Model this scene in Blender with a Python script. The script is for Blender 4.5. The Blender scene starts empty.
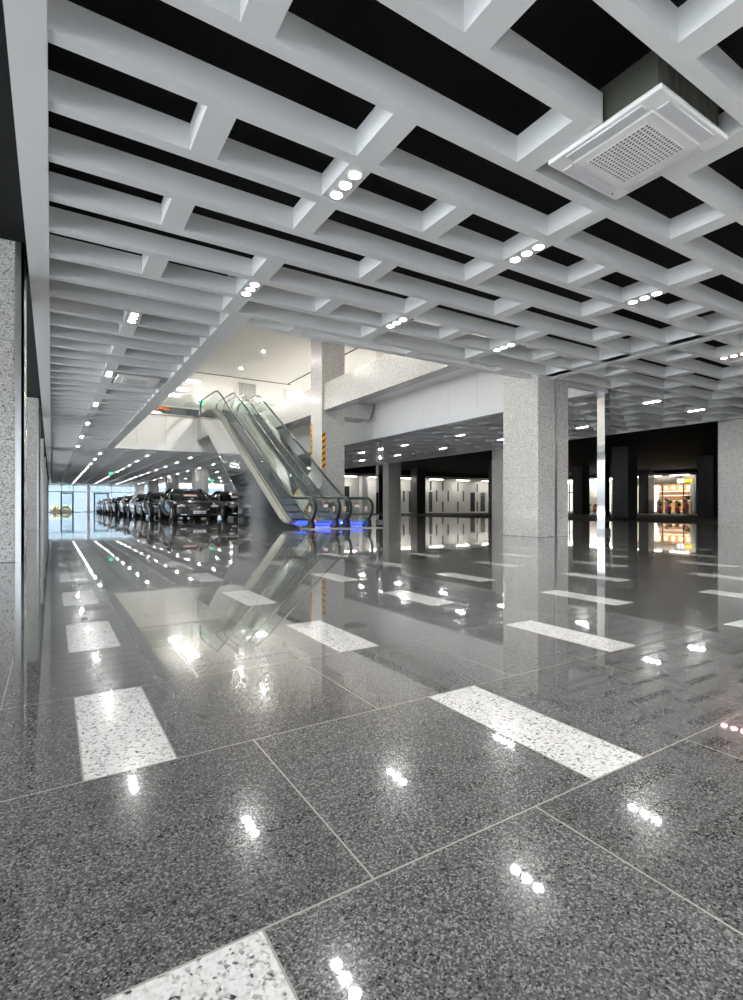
import bpy, bmesh, math, random
from mathutils import Vector, Matrix
random.seed(7)
PI = math.pi
SC = bpy.context.scene
COL = SC.collection

# ------------------------------------------------------------------ materials
def new_mat(name):
    m = bpy.data.materials.new(name); m.use_nodes = True
    nt = m.node_tree; nt.nodes.clear()
    out = nt.nodes.new('ShaderNodeOutputMaterial')
    return m, nt, out

def N(nt, t, **kw):
    n = nt.nodes.new(t)
    for k, v in kw.items():
        if k.startswith('i_'):
            n.inputs[k[2:].replace('_', ' ')].default_value = v
        else:
            setattr(n, k, v)
    return n

def pbr(name, col, rough=.5, metal=0., coat=0., coat_rough=.03, spec=.5, noise=0., nscale=8., bump=0., bscale=20., stretch=(1, 1, 1)):
    m, nt, out = new_mat(name)
    b = N(nt, 'ShaderNodeBsdfPrincipled')
    b.inputs['Base Color'].default_value = (*col, 1)
    b.inputs['Roughness'].default_value = rough
    b.inputs['Metallic'].default_value = metal
    b.inputs['Coat Weight'].default_value = coat
    b.inputs['Coat Roughness'].default_value = coat_rough
    b.inputs['Specular IOR Level'].default_value = spec
    nt.links.new(b.outputs[0], out.inputs[0])
    if noise or bump:
        tc = N(nt, 'ShaderNodeTexCoord')
        mp = N(nt, 'ShaderNodeMapping'); mp.inputs['Scale'].default_value = stretch
        nt.links.new(tc.outputs['Object'], mp.inputs[0])
    if noise:
        nz = N(nt, 'ShaderNodeTexNoise', i_Scale=nscale, i_Detail=4.)
        nt.links.new(mp.outputs[0], nz.inputs['Vector'])
        mx = N(nt, 'ShaderNodeMix', data_type='RGBA')
        mx.inputs[6].default_value = (*[c * (1 - noise) for c in col], 1)
        mx.inputs[7].default_value = (*[min(1, c * (1 + noise)) for c in col], 1)
        nt.links.new(nz.outputs[0], mx.inputs[0]); nt.links.new(mx.outputs[2], b.inputs['Base Color'])
    if bump:
        nb = N(nt, 'ShaderNodeTexNoise', i_Scale=bscale, i_Detail=2.)
        nt.links.new(mp.outputs[0], nb.inputs['Vector'])
        bp = N(nt, 'ShaderNodeBump', i_Strength=1., i_Distance=bump)
        nt.links.new(nb.outputs[0], bp.inputs['Height']); nt.links.new(bp.outputs[0], b.inputs['Normal'])
    return m

def emit(name, col, strength):
    m, nt, out = new_mat(name)
    e = N(nt, 'ShaderNodeEmission'); e.inputs[0].default_value = (*col, 1); e.inputs[1].default_value = strength
    nt.links.new(e.outputs[0], out.inputs[0])
    return m

def math_n(nt, op, a, b=None, c=None):
    n = N(nt, 'ShaderNodeMath', operation=op)
    for i, v in enumerate((a, b, c)):
        if v is None: continue
        if isinstance(v, (int, float)): n.inputs[i].default_value = v
        else: nt.links.new(v, n.inputs[i])
    return n.outputs[0]

def glass_mat(name, tint, refl=1.0):
    m, nt, out = new_mat(name)
    t = N(nt, 'ShaderNodeBsdfTransparent'); t.inputs[0].default_value = (*tint, 1)
    g = N(nt, 'ShaderNodeBsdfGlossy'); g.inputs['Roughness'].default_value = .01; g.inputs[0].default_value = (.95, 1, .98, 1)
    f = N(nt, 'ShaderNodeFresnel', i_IOR=1.5)
    mu = N(nt, 'ShaderNodeMath', operation='MULTIPLY'); mu.inputs[1].default_value = refl
    mx = N(nt, 'ShaderNodeMixShader')
    gb = N(nt, 'ShaderNodeNewGeometry')
    ff = math_n(nt, 'MULTIPLY', f.outputs[0], math_n(nt, 'SUBTRACT', 1., gb.outputs['Backfacing']))
    nt.links.new(ff, mu.inputs[0]); nt.links.new(mu.outputs[0], mx.inputs[0])
    nt.links.new(t.outputs[0], mx.inputs[1]); nt.links.new(g.outputs[0], mx.inputs[2]); nt.links.new(mx.outputs[0], out.inputs[0])
    return m

def mix_c(nt, fac, a, b):
    n = N(nt, 'ShaderNodeMix', data_type='RGBA')
    if isinstance(fac, (int, float)): n.inputs[0].default_value = fac
    else: nt.links.new(fac, n.inputs[0])
    for i, v in ((6, a), (7, b)):
        if isinstance(v, tuple): n.inputs[i].default_value = (*v, 1)
        else: nt.links.new(v, n.inputs[i])
    return n.outputs[2]

def ramp(nt, fac, stops):
    r = N(nt, 'ShaderNodeValToRGB')
    el = r.color_ramp.elements
    while len(el) < len(stops): el.new(.5)
    for e, (p, c) in zip(el, stops): e.position = p; e.color = (*c, 1)
    nt.links.new(fac, r.inputs[0]); return r.outputs[0]

def speckle(nt, vec, scale, dark, mid, light, thr=.5):
    """granite: fine crystals in three tones"""
    v = N(nt, 'ShaderNodeTexVoronoi', i_Scale=scale); nt.links.new(vec, v.inputs['Vector'])
    sp = N(nt, 'ShaderNodeSeparateColor'); nt.links.new(v.outputs['Color'], sp.inputs[0])
    nz = N(nt, 'ShaderNodeTexNoise', i_Scale=scale * .45, i_Detail=3.); nt.links.new(vec, nz.inputs['Vector'])
    s = math_n(nt, 'ADD', math_n(nt, 'MULTIPLY', sp.outputs[0], .6), math_n(nt, 'MULTIPLY', nz.outputs[0], .55))
    return ramp(nt, s, [(thr - .26, dark), (thr - .08, mid), (thr + .1, mid), (thr + .34, light)])

def granite(name, dark, mid, light, scale=130, rough=.25, spec=.5, coat=.25, joints=None):
    m, nt, out = new_mat(name)
    tc = N(nt, 'ShaderNodeTexCoord')
    c = speckle(nt, tc.outputs['Object'], scale, dark, mid, light)
    if joints:                                            # horizontal slab joints every `joints` metres
        sx = N(nt, 'ShaderNodeSeparateXYZ'); nt.links.new(tc.outputs['Object'], sx.inputs[0])
        fr = math_n(nt, 'MODULO', sx.outputs[2], joints)
        c = mix_c(nt, math_n(nt, 'LESS_THAN', fr, .006), c, tuple(x * .55 for x in mid))
    b = N(nt, 'ShaderNodeBsdfPrincipled', i_Roughness=rough)
    b.inputs['Coat Weight'].default_value = coat; b.inputs['Coat Roughness'].default_value = .04
    nt.links.new(c, b.inputs['Base Color']); nt.links.new(b.outputs[0], out.inputs[0])
    return m

def floor_mat():
    m, nt, out = new_mat('polished granite floor')
    geo = N(nt, 'ShaderNodeNewGeometry'); pos = geo.outputs['Position']
    sx = N(nt, 'ShaderNodeSeparateXYZ'); nt.links.new(pos, sx.inputs[0])
    PY, Y0, PX, X0, W, TW = .6036, .7263, .9825, .0621, .2009, .588
    ry = math_n(nt, 'DIVIDE', math_n(nt, 'ADD', sx.outputs[1], 60 * PY - Y0), PY)
    row = math_n(nt, 'FLOOR', ry)
    fy = math_n(nt, 'MULTIPLY', math_n(nt, 'FRACT', ry), PY)
    par = math_n(nt, 'MODULO', math_n(nt, 'ADD', row, 1.), 2.)           # row 0 -> 1 : odd rows hold even columns
    lx0 = math_n(nt, 'ADD', sx.outputs[0], 40 * 2 * PX - X0)
    lx = math_n(nt, 'MODULO', math_n(nt, 'SUBTRACT', lx0, math_n(nt, 'MULTIPLY', par, PX)), 2 * PX)
    white = math_n(nt, 'LESS_THAN', lx, W)
    lx2 = math_n(nt, 'SUBTRACT', lx, W)
    tx = math_n(nt, 'DIVIDE', lx2, TW)
    tfx = math_n(nt, 'MULTIPLY', math_n(nt, 'FRACT', math_n(nt, 'ADD', tx, 3.)), TW)
    G = .0019
    def near(v, size):
        return math_n(nt, 'LESS_THAN', math_n(nt, 'MINIMUM', v, math_n(nt, 'SUBTRACT', size, v)), G)
    jy = near(fy, PY)
    jd = math_n(nt, 'MULTIPLY', near(tfx, TW), math_n(nt, 'SUBTRACT', 1., white))
    jw = math_n(nt, 'MULTIPLY', white, near(lx, W))
    joint = math_n(nt, 'MAXIMUM', jy, math_n(nt, 'MAXIMUM', jd, jw))
    # per-slab tone
    cell = N(nt, 'ShaderNodeCombineXYZ')
    nt.links.new(math_n(nt, 'FLOOR', tx), cell.inputs[0]); nt.links.new(row, cell.inputs[1])
    nt.links.new(math_n(nt, 'FLOOR', math_n(nt, 'DIVIDE', lx0, 2 * PX)), cell.inputs[2])
    wn = N(nt, 'ShaderNodeTexWhiteNoise', noise_dimensions='3D'); nt.links.new(cell.outputs[0], wn.inputs[0])
    dark = speckle(nt, pos, 330, (.015, .016, .018), (.085, .0845, .083), (.24, .236, .23), .53)
    hsv = N(nt, 'ShaderNodeHueSaturation'); nt.links.new(dark, hsv.inputs['Color'])
    nt.links.new(math_n(nt, 'ADD', math_n(nt, 'MULTIPLY', wn.outputs[0], .3), .9), hsv.inputs['Value'])
    wv = N(nt, 'ShaderNodeTexVoronoi', i_Scale=170.); nt.links.new(pos, wv.inputs['Vector'])
    ws = N(nt, 'ShaderNodeSeparateColor'); nt.links.new(wv.outputs['Color'], ws.inputs[0])
    wnz = N(nt, 'ShaderNodeTexNoise', i_Scale=100., i_Detail=3.); nt.links.new(pos, wnz.inputs['Vector'])
    wsum = math_n(nt, 'ADD', math_n(nt, 'MULTIPLY', ws.outputs[0], .55), math_n(nt, 'MULTIPLY', wnz.outputs[0], .6))
    wht = ramp(nt, wsum, [(.25, (.03, .03, .035)), (.33, (.36, .345, .33)), (.46, (.62, .61, .595)), (.8, (.74, .74, .73))])
    c = mix_c(nt, white, hsv.outputs[0], wht)
    c = mix_c(nt, joint, c, (.36, .34, .31))
    b = N(nt, 'ShaderNodeBsdfPrincipled', i_Roughness=.17)
    b.inputs['IOR'].default_value = 1.5; b.inputs['Specular IOR Level'].default_value = .07
    b.inputs['Coat Weight'].default_value = 1.; b.inputs['Coat Roughness'].default_value = .025; b.inputs['Coat IOR'].default_value = 1.5
    nt.links.new(c, b.inputs['Base Color']); nt.links.new(b.outputs[0], out.inputs[0])
    return m

M = {}
M['floor'] = floor_mat()
M['granite'] = granite('light grey granite', (.10, .10, .098), (.56, .555, .54), (.78, .77, .75), 85, joints=1.235)
M['granite_unlit'] = granite('unlit grey granite', (.02, .02, .02), (.09, .09, .088), (.16, .16, .155), 85)  # column granite with the lack of light put into its colour
M['alu'] = pbr('light grey painted aluminium', (.84, .855, .87), .42, spec=.4, noise=.03, nscale=2.)
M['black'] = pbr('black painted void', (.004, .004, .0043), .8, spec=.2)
M['white'] = pbr('white wall panel', (.86, .86, .85), .4, noise=.02, nscale=.6)
M['beige'] = pbr('cream plaster', (.84, .82, .77), .7, noise=.02)
M['cream_wall'] = pbr('cream board wall', (.74, .73, .69), .6, noise=.03)
M['steel'] = pbr('wavy stainless steel', (.72, .73, .74), .10, 1., bump=.012, bscale=1., stretch=(1, .3, 3.2))
M['chrome'] = pbr('polished steel', (.84, .84, .85), .05, 1.)
M['satin'] = pbr('satin steel', (.66, .67, .68), .28, 1., noise=.05, nscale=30)
M['rubber'] = pbr('black rubber', (.012, .012, .013), .35)
M['tread'] = pbr('grooved step aluminium', (.25, .26, .27), .35, .8)
M['glass'] = glass_mat('green tinted glass', (.955, .985, .975), 1.1)
M['clear'] = glass_mat('clear glass', (.90, .94, .96), .9)
M['bounce_floor'] = pbr('pale bounce floor', (.82, .81, .79), .35, noise=.08, nscale=40)
M['grey_wall'] = pbr('grey wall', (.4, .4, .4), .6, noise=.05)
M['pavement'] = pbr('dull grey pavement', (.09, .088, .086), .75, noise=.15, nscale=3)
M['bounce_paving'] = pbr('pale bounce paving', (.68, .67, .64), .8, noise=.06, nscale=2)
M['plastic'] = pbr('white plastic', (.90, .90, .90), .35)
M['plastic2'] = pbr('pale grey plastic', (.70, .71, .74), .45)
M['galv'] = pbr('grey green metal case', (.16, .165, .14), .5, .3, noise=.2, nscale=5)
M['slot'] = pbr('dark recess', (.015, .015, .016), .7)
M['darkgrey'] = pbr('dark grey panel', (.09, .095, .095), .5)
M['teal'] = pbr('dark teal door glass', (.03, .075, .075), .1, coat=.5)
M['frame'] = pbr('dark bronze frame', (.05, .055, .06), .4, .5)
M['navy'] = pbr('dark blue glass', (.012, .03, .05), .08, coat=1.)
M['brown'] = pbr('brown brushed metal', (.36, .31, .26), .3, .8)
M['yellow'] = pbr('hazard yellow', (.90, .45, .03), .5)
M['blackpaint'] = pbr('hazard black', (.012, .012, .012), .5)
M['lens'] = emit('downlight lens', (1, .985, .96), 220.)
M['lens_pink'] = emit('pink tinted lens', (1, .45, .40), 60.)
M['panel'] = emit('ceiling light panel', (1, .975, .93), 60.)
M['spot'] = emit('small spot lens', (1, .97, .9), 3500.)
M['strip'] = emit('strip light tube', (1, .97, .90), 18.)
M['strip_dim'] = emit('dim strip light tube', (1, .95, .86), 8.)
M['fill'] = emit('cove light diffuser', (1, .985, .96), 3.4)
M['lens_far'] = emit('far downlight lens', (1, .985, .96), 85.)
M['warm'] = emit('warm pendant lamp', (1, .52, .16), 6.)
M['blue'] = emit('blue led', (.03, .07, 1.), 2.2)
M['blue_dot'] = emit('bright blue led', (.25, .45, 1.), 14.)
M['red_dot'] = emit('red lamp', (1, .05, .05), 10.)
M['green_dot'] = emit('green lamp', (.05, 1, .25), 10.)
M['exit'] = emit('green exit sign face', (.06, .9, .38), 1.)
M['orange_led'] = emit('orange led letters', (1, .20, .03), 1.2)
M['yellow_sign'] = emit('yellow sign face', (1, .75, .05), .9)
M['white_sign'] = emit('white sign face', (1, 1, 1), 1.2)
M['fairy'] = emit('warm fairy lights', (1, .55, .25), 4.)
M['paint_black'] = pbr('black car paint', (.004, .004, .0045), .35, coat=.8, coat_rough=.02, spec=.1)
M['paint_silver'] = pbr('silver car paint', (.55, .57, .60), .3, .7, coat=1.)
M['paint_white'] = pbr('white car paint', (.80, .81, .83), .3, coat=1.)
M['paint_grey'] = pbr('grey car paint', (.16, .17, .19), .3, .6, coat=1.)
M['car_glass'] = pbr('dark car glass', (.012, .02, .02), .04, coat=1.)
M['tyre'] = pbr('tyre rubber', (.014, .014, .014), .7)
M['rim_silver'] = pbr('silver wheel rim', (.62, .63, .65), .3, .3)
M['headlamp'] = pbr('headlamp glass', (.75, .78, .82), .08, .4, coat=1.)
M['plate'] = pbr('number plate white', (.8, .8, .8), .4)
M['red'] = pbr('red print', (.65, .03, .02), .5)
M['blueprint'] = pbr('blue print', (.03, .08, .45), .5)
M['leaf'] = pbr('green leaves', (.05, .16, .03), .5, noise=.4, nscale=20)
M['pink'] = pbr('pink ribbon', (.90, .22, .50), .5)
M['redflower'] = pbr('red flowers', (.6, .03, .03), .6, noise=.3, nscale=20)
M['wood'] = pbr('warm wood', (.42, .20, .07), .5, noise=.2, nscale=4, stretch=(1, 1, .2))
M['pot'] = pbr('white glazed pot', (.78, .78, .76), .3)
M['dirt'] = pbr('brown pot', (.16, .09, .05), .6)
M['outside_wall'] = pbr('pale blue grey facade', (.15, .18, .21), .6, noise=.1, nscale=.5)

# ------------------------------------------------------------------ mesh builder
class MB:
    def __init__(s): s.bm = bmesh.new()
    def quad(s, pts):
        s.bm.faces.new([s.bm.verts.new(p) for p in pts]); return s
    def box(s, x0, x1, y0, y1, z0, z1):
        v = [s.bm.verts.new((x, y, z)) for z in (z0, z1) for y in (y0, y1) for x in (x0, x1)]
        for f in ((0, 2, 3, 1), (4, 5, 7, 6), (0, 1, 5, 4), (2, 6, 7, 3), (0, 4, 6, 2), (1, 3, 7, 5)):
            s.bm.faces.new([v[i] for i in f])
        return s
    def prism(s, poly, x0, x1, ax='x'):
        """polygon extruded along ax ; poly in the two other axes (y,z) / (x,z) / (x,y)"""
        def P(a, b, t): return (t, a, b) if ax == 'x' else (a, t, b) if ax == 'y' else (a, b, t)
        A = [s.bm.verts.new(P(a, b, x0)) for a, b in poly]
        B = [s.bm.verts.new(P(a, b, x1)) for a, b in poly]
        n = len(poly)
        s.bm.faces.new(A); s.bm.faces.new(B[::-1])
        for i in range(n): s.bm.faces.new((A[i], B[i], B[(i + 1) % n], A[(i + 1) % n]))
        return s
    def tube(s, path, r, n=10, flat=None, cap=True):
        path = [Vector(p) for p in path]; rings = []
        for i, p in enumerate(path):
            t = (path[min(i + 1, len(path) - 1)] - path[max(i - 1, 0)]).normalized()
            up = Vector((0, 0, 1)) if abs(t.z) < .9 else Vector((0, 1, 0))
            if flat: up = Vector((1, 0, 0))
            a = t.cross(up).normalized(); b = t.cross(a).normalized()
            rr = r[i] if isinstance(r, (list, tuple)) else r
            ra, rb = (rr, rr) if not flat else flat
            rings.append([s.bm.verts.new(p + a * math.cos(q) * ra + b * math.sin(q) * rb) for q in [2 * PI * k / n for k in range(n)]])
        for A, B in zip(rings, rings[1:]):
            for k in range(n): s.bm.faces.new((A[k], A[(k + 1) % n], B[(k + 1) % n], B[k]))
        if cap: s.bm.faces.new(rings[0][::-1]); s.bm.faces.new(rings[-1])
        return s
    def lathe(s, prof, c=(0, 0, 0), ax='z', n=20):
        def P(r, h, q):
            a, b = r * math.cos(q), r * math.sin(q)
            o = (a, b, h) if ax == 'z' else (h, a, b) if ax == 'x' else (a, h, b)
            return (c[0] + o[0], c[1] + o[1], c[2] + o[2])
        R = [[s.bm.verts.new(P(max(r, 1e-4), h, 2 * PI * k / n)) for k in range(n)] for r, h in prof]
        for A, B in zip(R, R[1:]):
            for k in range(n): s.bm.faces.new((A[k], A[(k + 1) % n], B[(k + 1) % n], B[k]))
        s.bm.faces.new(R[0][::-1]); s.bm.faces.new(R[-1]); return s
    def blob(s, c, r, n=2, jit=0.):
        g = bmesh.ops.create_icosphere(s.bm, subdivisions=n, radius=1.)
        for v in g['verts']:
            k = 1 + random.uniform(-jit, jit)
            v.co = Vector((c[0] + v.co.x * r[0] * k, c[1] + v.co.y * r[1] * k, c[2] + v.co.z * r[2] * k))
        return s
    def build(s, name, mat, parent=None, smooth=False, bevel=0., sub=0):
        bmesh.ops.recalc_face_normals(s.bm, faces=s.bm.faces)
        me = bpy.data.meshes.new(name); s.bm.to_mesh(me); s.bm.free()
        me.materials.append(M[mat] if isinstance(mat, str) else mat)
        o = bpy.data.objects.new(name, me); COL.objects.link(o)
        if smooth:
            for p in me.polygons: p.use_smooth = True
        if bevel:
            b = o.modifiers.new('edge', 'BEVEL'); b.width = bevel; b.segments = 2; b.limit_method = 'ANGLE'
        if sub:
            d = o.modifiers.new('smooth', 'SUBSURF'); d.levels = sub; d.render_levels = sub
        if parent: o.parent = parent
        return o

def tag(o, label=None, cat=None, group=None, kind=None):
    if label: o['label'] = label
    if cat: o['category'] = cat
    if group: o['group'] = group
    if kind: o['kind'] = kind
    return o

def empty(name, loc=(0, 0, 0), rz=0., label=None, cat=None, group=None, kind=None):
    o = bpy.data.objects.new(name, None); COL.objects.link(o)
    o.location = loc; o.rotation_euler = (0, 0, rz); o.empty_display_size = .1
    return tag(o, label, cat, group, kind)

def struct(name, mb, mat, label=None, **kw):
    return tag(mb.build(name, mat, **kw), label, None, None, 'structure')

def copy_tree(o, parent=None):
    c = o.copy(); COL.objects.link(c)
    if parent: c.parent = parent
    for ch in o.children: copy_tree(ch, c)
    return c

def text(name, body, size, loc, rot, mat, parent=None, extrude=.01):
    cu = bpy.data.curves.new(name, 'FONT'); cu.body = body; cu.size = size; cu.extrude = extrude
    cu.align_x = 'CENTER'; cu.align_y = 'CENTER'
    tmp = bpy.data.objects.new('letters', cu); COL.objects.link(tmp)
    me = bpy.data.meshes.new_from_object(tmp.evaluated_get(bpy.context.evaluated_depsgraph_get()))
    bpy.data.objects.remove(tmp); bpy.data.curves.remove(cu)
    me.materials.clear(); me.materials.append(M[mat])
    ob = bpy.data.objects.new(name, me); COL.objects.link(ob)
    ob.location = loc; ob.rotation_euler = rot
    if parent: ob.parent = parent
    return ob

# ------------------------------------------------------------------ main dimensions (metres)
HC = 3.266                      # underside of the ceiling grid
BH = .20                        # grid depth
BW, BP, YB = .103, .5959, 3.358 # beam width, pitch, near edge of beam 0
CW, CP, XC = .196, 1.080, .8746 # cross piece width, pitch, left edge of column 0
H2 = 4.92                       # upper floor level
ZC2 = 7.2                       # upper ceiling
XV0, XV1, YV0, YV1 = 2.38, 10.75, 7.40, 25.7   # atrium opening
ZP = 4.05                       # black slab above the grid
XE = 17.45                      # right end of the grid
YF = 70.                        # glass front at the far end
def by(k): return YB + BP * k
def cx_(i): return XC + CP * i

# ------------------------------------------------------------------ floors
struct('floor', MB().box(-8, 19.9, -2.5, .2, -.3, 0), 'bounce_floor', 'added pale floor behind the viewpoint, bounces light onto the ceiling')  # unseen floor area, added pale to bounce light up to the beams
struct('floor', MB().box(-8, 19.9, -9, -2.5, -.3, 0), 'floor', 'dark granite floor at the entrance')
struct('floor', MB().box(-8, 19.9, .2, YF, -.3, 0), 'floor', 'polished grey granite floor with white inlaid slabs')
struct('ground', MB().box(-90, 90, -120, -9, -.3, -.02), 'pavement', 'paved forecourt behind the viewpoint')
struct('ground', MB().box(-90, -8, -9, 70, -.3, -.02), 'bounce_paving', 'added pale forecourt left of the hall, bounces sky light in')  # unseen ground, added pale so sky light bounces indoors
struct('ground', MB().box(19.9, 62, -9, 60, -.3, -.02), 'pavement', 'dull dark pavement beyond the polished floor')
struct('ground', MB().box(-8, 40, YF, 95, -.3, -.02), 'pavement', 'pavement outside the far glass front')

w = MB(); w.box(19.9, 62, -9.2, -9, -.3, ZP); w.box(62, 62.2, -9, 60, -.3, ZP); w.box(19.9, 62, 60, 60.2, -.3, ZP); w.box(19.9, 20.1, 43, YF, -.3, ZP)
struct('wall_light_block', w, 'black', 'added black walls keeping sky light off the pavement')  # added only to block the sky light on this side
# ------------------------------------------------------------------ black slab over the grid, upper floor slab
sl = MB()
sl.box(-.217, XV0 - .1, -9, YF, ZP, ZP + .3); sl.box(-8, -.216, -9, YF, 3.59, ZP + .3)
sl.box(XV0 - .1, XV1 + .1, -9, YV0 - .1, ZP, ZP + .3)
sl.box(XV0 - .1, XV1 + .1, YV1 + .1, YF, ZP, ZP + .3)
sl.box(XV1 + .1, 62, -9, 60, ZP, ZP + .3)
struct('wall_left', MB().box(-8.2, -8, 34, YF, 0, ZP), 'grey_wall', 'grey wall beyond the left columns')
struct('ceiling', sl, 'black', 'black slab seen through the ceiling grid')

sl = MB()
sl.box(-1, XV0 - .12, 3, 45, H2 - .3, H2)
sl.box(XV0 - .12, 24, 3, YV0 - .15, H2 - .3, H2)
sl.box(XV0 - .12, 24, YV1 + .15, 45, H2 - .3, H2)
sl.box(9.0, 24, YV0 - .15, YV1 + .15, 4.66, H2)
struct('floor_upper', sl, 'white', 'upper floor slab around the opening')
struct('ceiling_upper', MB().box(-1, 24, 3, 45, ZC2, ZC2 + .2), 'beige', 'cream ceiling of the upper floor')
w = MB()
w.box(-1.2, -1, 3, 45, H2, ZC2); w.box(24, 24.2, 3, 45, H2, ZC2)
w.box(-1.2, 24.2, 45, 45.2, H2, ZC2); w.box(-1.2, 24.2, 2.8, 3, H2, ZC2)
struct('wall_upper', w, 'beige', 'cream walls of the upper floor')

# white fascia panels round the opening
fz0 = 3.446
f = MB()
for a in range(7):                      # far side, panels with fine joints
    x0 = XV0 - .3 + a * 1.25; f.box(x0, min(x0 + 1.242, XV1), YV1, YV1 + .12, fz0, H2)
struct('wall_back', f, 'white', 'white panel fascia on the far side of the opening')
f = MB()
for a in range(14):
    y0 = YV0 + a * 1.31; f.box(XV1, XV1 + .12, y0, min(y0 + 1.302, YV1), fz0, 4.66)
struct('wall_right', f, 'white', 'white panel wall on the right side of the opening')
f = MB()
for a in range(14):
    y0 = YV0 + a * 1.31; f.box(XV0 - .16, XV0 - .04, y0, min(y0 + 1.302, YV1), fz0 + .02, H2)
struct('wall_side', f, 'white', 'white panel fascia on the left side of the opening')
struct('trim_1', MB().box(XV0 - .3, XV1, YV1 - .05, YV1 + .15, H2, H2 + .05), 'brown', 'brushed metal edge along the far upper floor')
struct('trim_2', MB().box(XV0 - .2, XV1 + .2, YV1 + .1, YV1 + .16, ZC2 - .02, ZC2 + .01), 'slot', 'dark slot across the upper ceiling')
struct('trim_3', MB().box(XV1 - .03, XV1 + .03, YV0, YV1 + .1, ZC2 - .02, ZC2 + .01), 'slot', 'dark slot along the upper ceiling')

# ------------------------------------------------------------------ ceiling grid
GRIDP = {}
def grid(name, label): return empty(name, (0, 0, HC), 0, label, None, None, 'structure')
def zb(mb_fn, name, parent, mat='alu'):
    m = MB(); mb_fn(m); o = m.build(name, mat, parent); o.location.z = -HC; return o

LIGHT_CELLS = set()
for i in (1, 3, 5):
    for k in (-10, -8, -6, -4, 0, 4): LIGHT_CELLS.add((i, k))
for k in (7, 13, 19, 25, 31, 37): LIGHT_CELLS.add((0, k))
for i in (9, 11, 13):
    for k in (-10, -8, -6, -4): LIGHT_CELLS.add((i, k))
for i in (11, 13):
    for k in range(6, 37, 6): LIGHT_CELLS.add((i, k))
for i in (1, 3, 5, 7, 9, 11, 13):
    for k in range(42, 108, 6): LIGHT_CELLS.add((i, k))

# near field : beams run unbroken from the left fascia to the double beam
g = grid('ceiling_grid', 'pale grey ceiling grid over the near hall')
for k in range(-20, 7):
    if k == -2:
        zb(lambda m: m.box(-.02, 3.22, by(k), by(k) + BW, HC, HC + BH), 'beam', g)
        zb(lambda m: m.box(4.12, 8.44, by(k), by(k) + BW, HC, HC + BH), 'beam', g)
    else:
        zb(lambda m: m.box(-.02, 8.44, by(k), by(k) + BW, HC, HC + BH), 'beam', g)
zb(lambda m: m.box(XV0, 8.44, YV0 - .14, YV0, HC, HC + BH), 'edge_beam', g)
for i in range(0, 8):
    for k in range(-20, 7):
        if (i + k) % 2 == 0 and (i, k) not in LIGHT_CELLS:
            y1 = by(k + 1) if k < 6 else YV0 - .14
            if k == 6 and i < 2: continue
            zb(lambda m: m.box(cx_(i), cx_(i) + CW, by(k) + BW, y1, HC, HC + BH), 'cross_beam', g)
# left strip beside the opening, and on to the glass front
g = grid('ceiling_grid', 'pale grey slatted ceiling strip along the left')
rest = MB()
for k in range(7, 112):
    if k < 62: zb(lambda m: m.box(-.02, XV0 - .3, by(k), by(k) + BW, HC, HC + BH), 'beam', g)
    else: rest.box(-.02, XV0 - .3, by(k), by(k) + BW, HC, HC + BH)
    if k % 2 == 0:
        if k < 62: zb(lambda m: m.box(cx_(0), cx_(0) + CW, by(k) + BW, by(k + 1), HC, HC + BH), 'cross_beam', g)
        else: rest.box(cx_(0), cx_(0) + CW, by(k) + BW, by(k + 1), HC, HC + BH)
r_ = rest.build('beam', 'alu', g); r_.location.z = -HC; r_['kind'] = 'stuff'
zb(lambda m: m.box(XV0 - .3, XV0, by(6) + BW, YV1 + .2, HC, HC + BH), 'edge_beam', g)
# right hand field
g = grid('ceiling_grid', 'pale grey ceiling grid over the right of the hall')
zb(lambda m: m.box(8.44, 8.62, -8.9, YV0, HC, HC + BH + .06), 'edge_beam', g)
zb(lambda m: m.box(8.72, 8.90, -8.9, YV0, HC, HC + BH + .06), 'edge_beam', g)
zb(lambda m: m.box(8.62, 8.72, -8.9, YV0, HC + .035, HC + .1), 'recess', g)
zb(lambda m: m.box(8.90, XV1 - .05, YV0 - .14, YV0, HC, HC + BH), 'edge_beam', g)
zb(lambda m: m.box(XV1 - .05, XV1 + .25, YV0 - .14, YV1 + .2, HC, HC + BH), 'edge_beam', g)
zb(lambda m: m.box(XE - .12, XE, -8.9, YF, HC, HC + BH + .05), 'edge_beam', g)
rest = MB(); n = 0
for k in range(-20, 38):
    x0 = 8.90 if k < 7 else XV1 + .25
    if k < 40: zb(lambda m: m.box(x0, XE - .12, by(k), by(k) + BW, HC, HC + BH), 'beam', g)
    for i in range(8, 16):
        if (i + k) % 2 == 0 and cx_(i) > x0 + .1 and cx_(i) + CW < XE and (i, k) not in LIGHT_CELLS:
            y1 = by(k + 1)
            if k == 6 and i < 10: continue
            if n < 98: zb(lambda m: m.box(cx_(i), cx_(i) + CW, by(k) + BW, y1, HC, HC + BH), 'cross_beam', g); n += 1
            else: rest.box(cx_(i), cx_(i) + CW, by(k) + BW, y1, HC, HC + BH)
r_ = rest.build('cross_beam', 'alu', g); r_.location.z = -HC; r_['kind'] = 'stuff'
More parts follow.
